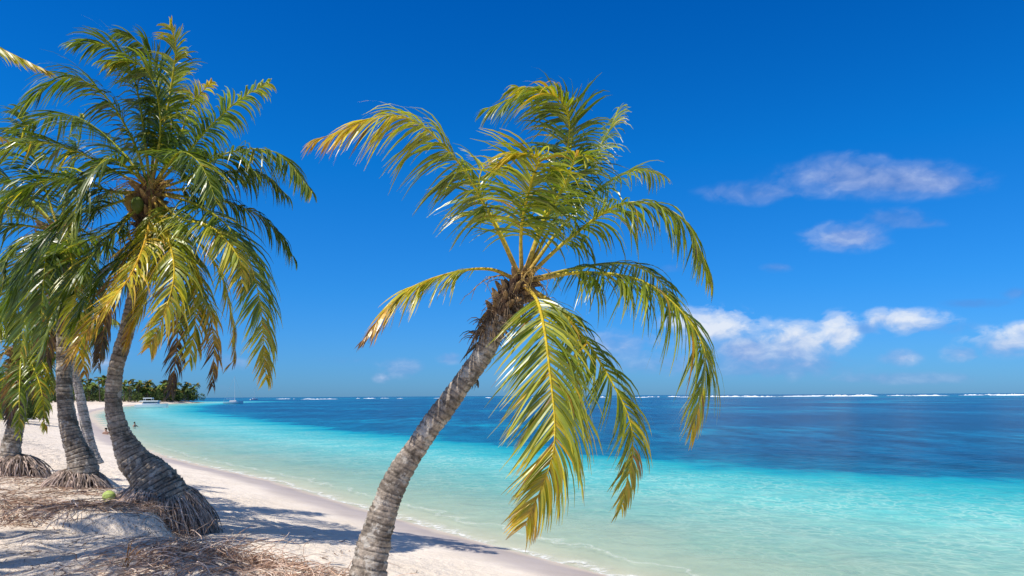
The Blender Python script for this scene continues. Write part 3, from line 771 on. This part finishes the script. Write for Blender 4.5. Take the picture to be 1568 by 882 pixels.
# ------------------------------------------------------------------ bathers in the shallows
def person(name, X, Y, depth, heading, trunks=(.05, .08, .3), arm=.4, tall=1.72):
    J = {'pelvis': (0, 0, .95), 'belly': (0, 0, 1.12), 'chest': (0, .01, 1.34), 'neck': (0, 0, 1.49), 'head0': (0, -.02, 1.57), 'head': (0, -.02, 1.66),
         'shL': (-.18, 0, 1.42), 'elL': (-.30, -.05, 1.17), 'haL': (-.33, -.22, .98), 'shR': (.18, 0, 1.42), 'elR': (.30 + .1 * arm, -.04, 1.2 + .1 * arm), 'haR': (.40 + .1 * arm, -.2, 1.15),
         'hiL': (-.1, 0, .9), 'knL': (-.12, -.05, .49), 'anL': (-.12, .02, .08), 'toL': (-.13, -.17, .03), 'hiR': (.1, 0, .9), 'knR': (.13, -.02, .49), 'anR': (.14, .05, .08), 'toR': (.15, -.14, .03)}
    rad = dict(pelvis=.14, belly=.125, chest=.15, neck=.055, head0=.08, head=.095, shL=.07, elL=.045, haL=.032, shR=.07, elR=.045, haR=.032, hiL=.1, knL=.06, anL=.04, toL=.035, hiR=.1, knR=.06, anR=.04, toR=.035)
    E = [('pelvis', 'belly'), ('belly', 'chest'), ('chest', 'neck'), ('neck', 'head0'), ('head0', 'head'), ('chest', 'shL'), ('shL', 'elL'), ('elL', 'haL'), ('chest', 'shR'), ('shR', 'elR'), ('elR', 'haR'),
         ('pelvis', 'hiL'), ('hiL', 'knL'), ('knL', 'anL'), ('anL', 'toL'), ('pelvis', 'hiR'), ('hiR', 'knR'), ('knR', 'anR'), ('anR', 'toR')]
    ks = list(J); me = bpy.data.meshes.new('body'); me.from_pydata([J[k] for k in ks], [(ks.index(a), ks.index(b_)) for a, b_ in E], [])
    par = empty(name); ob = bpy.data.objects.new('body', me); scene.collection.objects.link(ob); ob.parent = par
    md = ob.modifiers.new('skin', 'SKIN'); sv = me.skin_vertices[0].data
    for i, k in enumerate(ks): sv[i].radius = (rad[k], rad[k] * .85); sv[i].use_root = (k == 'pelvis')
    ob.modifiers.new('sub', 'SUBSURF').levels = 2; ob.modifiers['sub'].render_levels = 2
    mt, nt, nd, lk = newmat('bather_skin'); p = N(nt, 'ShaderNodeBsdfPrincipled'); p.inputs['Roughness'].default_value = .55
    tc = N(nt, 'ShaderNodeTexCoord').outputs['Object']; sx = N(nt, 'ShaderNodeSeparateXYZ'); lk.new(tc, sx.inputs[0])
    lk.new(ramp(nt, mathn(nt, 'MULTIPLY', sx.outputs['Z'], .5), [(0, (.42, .24, .16)), (.33, (.42, .24, .16)), (.335, trunks), (.52, trunks), (.525, (.42, .24, .16))], 'CONSTANT'), p.inputs['Base Color'])
    o = N(nt, 'ShaderNodeOutputMaterial'); lk.new(p.outputs[0], o.inputs['Surface']); me.materials.append(mt)
    h = MB(); c = Vector((0, .0, 1.69))
    tube(h, [c + Vector((0, .005, lerp(-.06, .095, k / 6))) for k in range(7)], [.085, .108, .113, .108, .095, .065, .02], 12, (.03, .02, .015))
    for v in range(len(h.v)):
        x, y, z = h.v[v]
        if y < -.02 and z < 1.72: h.v[v] = (x * .9, y * .45 + .03, z)
    h.build('hair', M_fibre, par, True)
    par.location = (X, Y, -depth); par.rotation_euler = (0, 0, heading); par.scale = (tall / 1.76,) * 3
def W0(a, b): Y = F * EYE / (b - 606); return ((a - 784) / F * Y, Y)
x, y = W0(162, 663); person('bather', x, y, 1.15, .3)
x, y = W0(206, 650); person('bather', x, y, 1.25, 1.4, (.4, .05, .05), 1)

# ------------------------------------------------------------------ clouds on the far sky
def cloud_patch():
    xs = np.linspace(-48, 50, 420); ys = np.linspace(.02, 26, 170)
    AZ, EL = np.meshgrid(np.radians(xs), np.radians(ys)); Rr = 9500
    co = np.stack([np.sin(AZ) * np.cos(EL) * Rr, np.cos(AZ) * np.cos(EL) * Rr, np.sin(EL) * Rr], -1)
    u = np.tan(AZ) * F + 784; v = 606 - co[..., 2] / co[..., 1] * F
    L = [(1345, 275, 135, 28, .9, .25), (1300, 255, 60, 20, .6, .32), (1440, 285, 75, 18, .7, .22), (1160, 298, 85, 18, .58, .15), (1375, 335, 60, 14, .45, .12), (1293, 365, 60, 22, .85, .38),
         (1030, 412, 40, 9, .3, .1), (1190, 412, 30, 10, .35, .1), (1395, 345, 60, 10, .38, .1),
         (1095, 500, 62, 27, 1.05, .95), (1140, 538, 55, 24, .8, .45), (1215, 525, 54, 27, 1.0, .75), (1285, 512, 28, 27, 1.05, .95), (1180, 562, 140, 22, .5, .25), (1395, 497, 62, 17, .95, .9), (1350, 488, 22, 12, .85, .9),
         (1540, 528, 56, 21, .95, .75), (1575, 510, 30, 14, .7, .6), (1475, 545, 34, 14, .6, .5), (1380, 550, 34, 14, .55, .42), (1500, 468, 60, 9, .4, -.15), (1320, 505, 30, 10, .4, -.1), (1555, 452, 25, 10, .4, 0), (1450, 505, 60, 12, .35, 0),
         (930, 530, 90, 26, .55, .4), (615, 562, 40, 17, .45, .4), (585, 578, 16, 8, .5, .45), (690, 548, 22, 10, .45, .4), (350, 552, 35, 16, .45, .35), (155, 545, 50, 22, .5, .4), (520, 550, 60, 10, .25, .2),
         (1050, 560, 160, 18, .36, .3), (300, 590, 200, 10, .2, .3), (1400, 583, 200, 12, .34, .3)]
    den = np.zeros(u.shape); br = np.zeros(u.shape); ws = np.full(u.shape, 1e-4)
    for (a, b_, rx, ry, dn, bb) in L:
        g = np.exp(-(((u - a) / rx) ** 2 + ((v - b_) / ry) ** 2) * 1.0) * dn
        den = np.maximum(den, g) + .3 * np.minimum(den, g); k = g ** 2; br += (bb - .35 * np.clip((v - b_) / ry, -1, 1) * (bb > .5)) * k; ws += k
    br = br / ws
    ny, nx = u.shape; idx = np.arange(nx * ny).reshape(ny, nx)
    q = np.stack([idx[:-1, :-1], idx[:-1, 1:], idx[1:, 1:], idx[1:, :-1]], -1).reshape(-1, 4)
    dq = den.reshape(-1)[q].max(1); q = q[dq > .045]
    used = np.unique(q); rem = np.full(nx * ny, -1); rem[used] = np.arange(len(used)); q = rem[q]
    me = bpy.data.meshes.new('clouds'); me.from_pydata(co.reshape(-1, 3)[used].tolist(), [], q.tolist()); me.update()
    me.polygons.foreach_set('use_smooth', [True] * len(q))
    for k, vv in (('den', den), ('br', br)):
        at = me.attributes.new(k, 'FLOAT', 'POINT'); at.data.foreach_set('value', vv.reshape(-1)[used].astype(np.float32))
    m, nt, nd, lk = newmat('cloud'); me.materials.append(m)
    dn = N(nt, 'ShaderNodeAttribute', attribute_name='den').outputs['Fac']; bn = N(nt, 'ShaderNodeAttribute', attribute_name='br').outputs['Fac']
    tc = N(nt, 'ShaderNodeTexCoord').outputs['Object']; mp = mapping(nt, tc, (.001, .001, .0017))
    n1 = noise_n(nt, mp, 3.2, 7, .55, .3); n2 = noise_n(nt, mp, 1.3, 3, .5)
    n1c = mathn(nt, 'SUBTRACT', n1, .5)
    crisp = ramp(nt, bn, [(.3, (1.0,) * 3), (.7, (2.4,) * 3)])
    nn = mathn(nt, 'ADD', mathn(nt, 'MULTIPLY', n1c, crisp), mathn(nt, 'MULTIPLY', mathn(nt, 'SUBTRACT', n2, .5), .6))
    val = mathn(nt, 'ADD', dn, mathn(nt, 'MULTIPLY', nn, ramp(nt, dn, [(.06, (0, 0, 0)), (.35, (.85,) * 3)])))
    al = ramp(nt, val, [(.12, (0, 0, 0)), (.45, (.34,) * 3), (.8, (.74,) * 3), (1.0, (.88,) * 3)], 'EASE')
    bri = mathn(nt, 'ADD', bn, mathn(nt, 'MULTIPLY', n1c, 1.2))
    col = ramp(nt, bri, [(0, (.12, .25, .62)), (.35, (.28, .40, .74)), (.65, (.50, .62, .86)), (1, (.84, .88, .95))])
    em = N(nt, 'ShaderNodeEmission'); lk.new(col, em.inputs[0]); tr = N(nt, 'ShaderNodeBsdfTransparent')
    mx = N(nt, 'ShaderNodeMixShader'); lk.new(al, mx.inputs[0]); lk.new(tr.outputs[0], mx.inputs[1]); lk.new(em.outputs[0], mx.inputs[2])
    o = N(nt, 'ShaderNodeOutputMaterial'); lk.new(mx.outputs[0], o.inputs['Surface'])
    try: m.cycles.emission_sampling = 'NONE'
    except Exception: pass
    ob = bpy.data.objects.new('clouds', me); scene.collection.objects.link(ob)
cloud_patch()

# ------------------------------------------------------------------ sky & sun
el = math.radians(60); hx, hy = -.80, -.60; hl = math.hypot(hx, hy)
sunv = Vector((hx / hl * math.cos(el), hy / hl * math.cos(el), math.sin(el)))
w = bpy.data.worlds.new('World'); scene.world = w; w.use_nodes = True; nt = w.node_tree; nt.nodes.clear()
sky = nt.nodes.new('ShaderNodeTexSky'); sky.sky_type = 'NISHITA'; sky.sun_disc = False
sky.sun_elevation = el; sky.sun_rotation = math.atan2(hx, hy); sky.altitude = 0; sky.air_density = 1.0; sky.dust_density = .3; sky.ozone_density = 3.0
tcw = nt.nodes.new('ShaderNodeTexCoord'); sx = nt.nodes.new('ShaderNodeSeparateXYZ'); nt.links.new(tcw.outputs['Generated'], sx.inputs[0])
tint = ramp(nt, sx.outputs['Z'], [(0, (.20, .50, 1.08)), (.06, (.17, .53, 1.10)), (.14, (.10, .56, 1.14)), (.3, (.02, .58, 1.22)), (.48, (.0, .48, 1.16)), (.62, (.75, .8, .95)), (1, (.95, .85, .88))])  # unseen upper sky set near neutral so shade on the sand is less blue
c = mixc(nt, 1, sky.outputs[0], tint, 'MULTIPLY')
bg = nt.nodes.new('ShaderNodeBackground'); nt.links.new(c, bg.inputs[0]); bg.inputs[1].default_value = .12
out = nt.nodes.new('ShaderNodeOutputWorld'); nt.links.new(bg.outputs[0], out.inputs[0])
sl = bpy.data.lights.new('sun', 'SUN'); sl.energy = 5.0; sl.angle = math.radians(.5); sl.color = (1, .94, .84)
so = bpy.data.objects.new('sun', sl); scene.collection.objects.link(so); so.rotation_euler = (-sunv).to_track_quat('-Z', 'Y').to_euler()

# ------------------------------------------------------------------ camera
cd = bpy.data.cameras.new('camera'); cam = bpy.data.objects.new('camera', cd); scene.collection.objects.link(cam)
cd.sensor_width = 36; cd.lens = 36 * F / 1568; cd.shift_y = 165 / 1568; cd.clip_end = 30000; cd.clip_start = .05
cam.location = (0, 0, EYE)
cam.rotation_euler = (Matrix.Rotation(math.radians(90), 3, 'X') @ Matrix.Rotation(math.radians(-.33), 3, 'Z')).to_euler()
scene.camera = cam
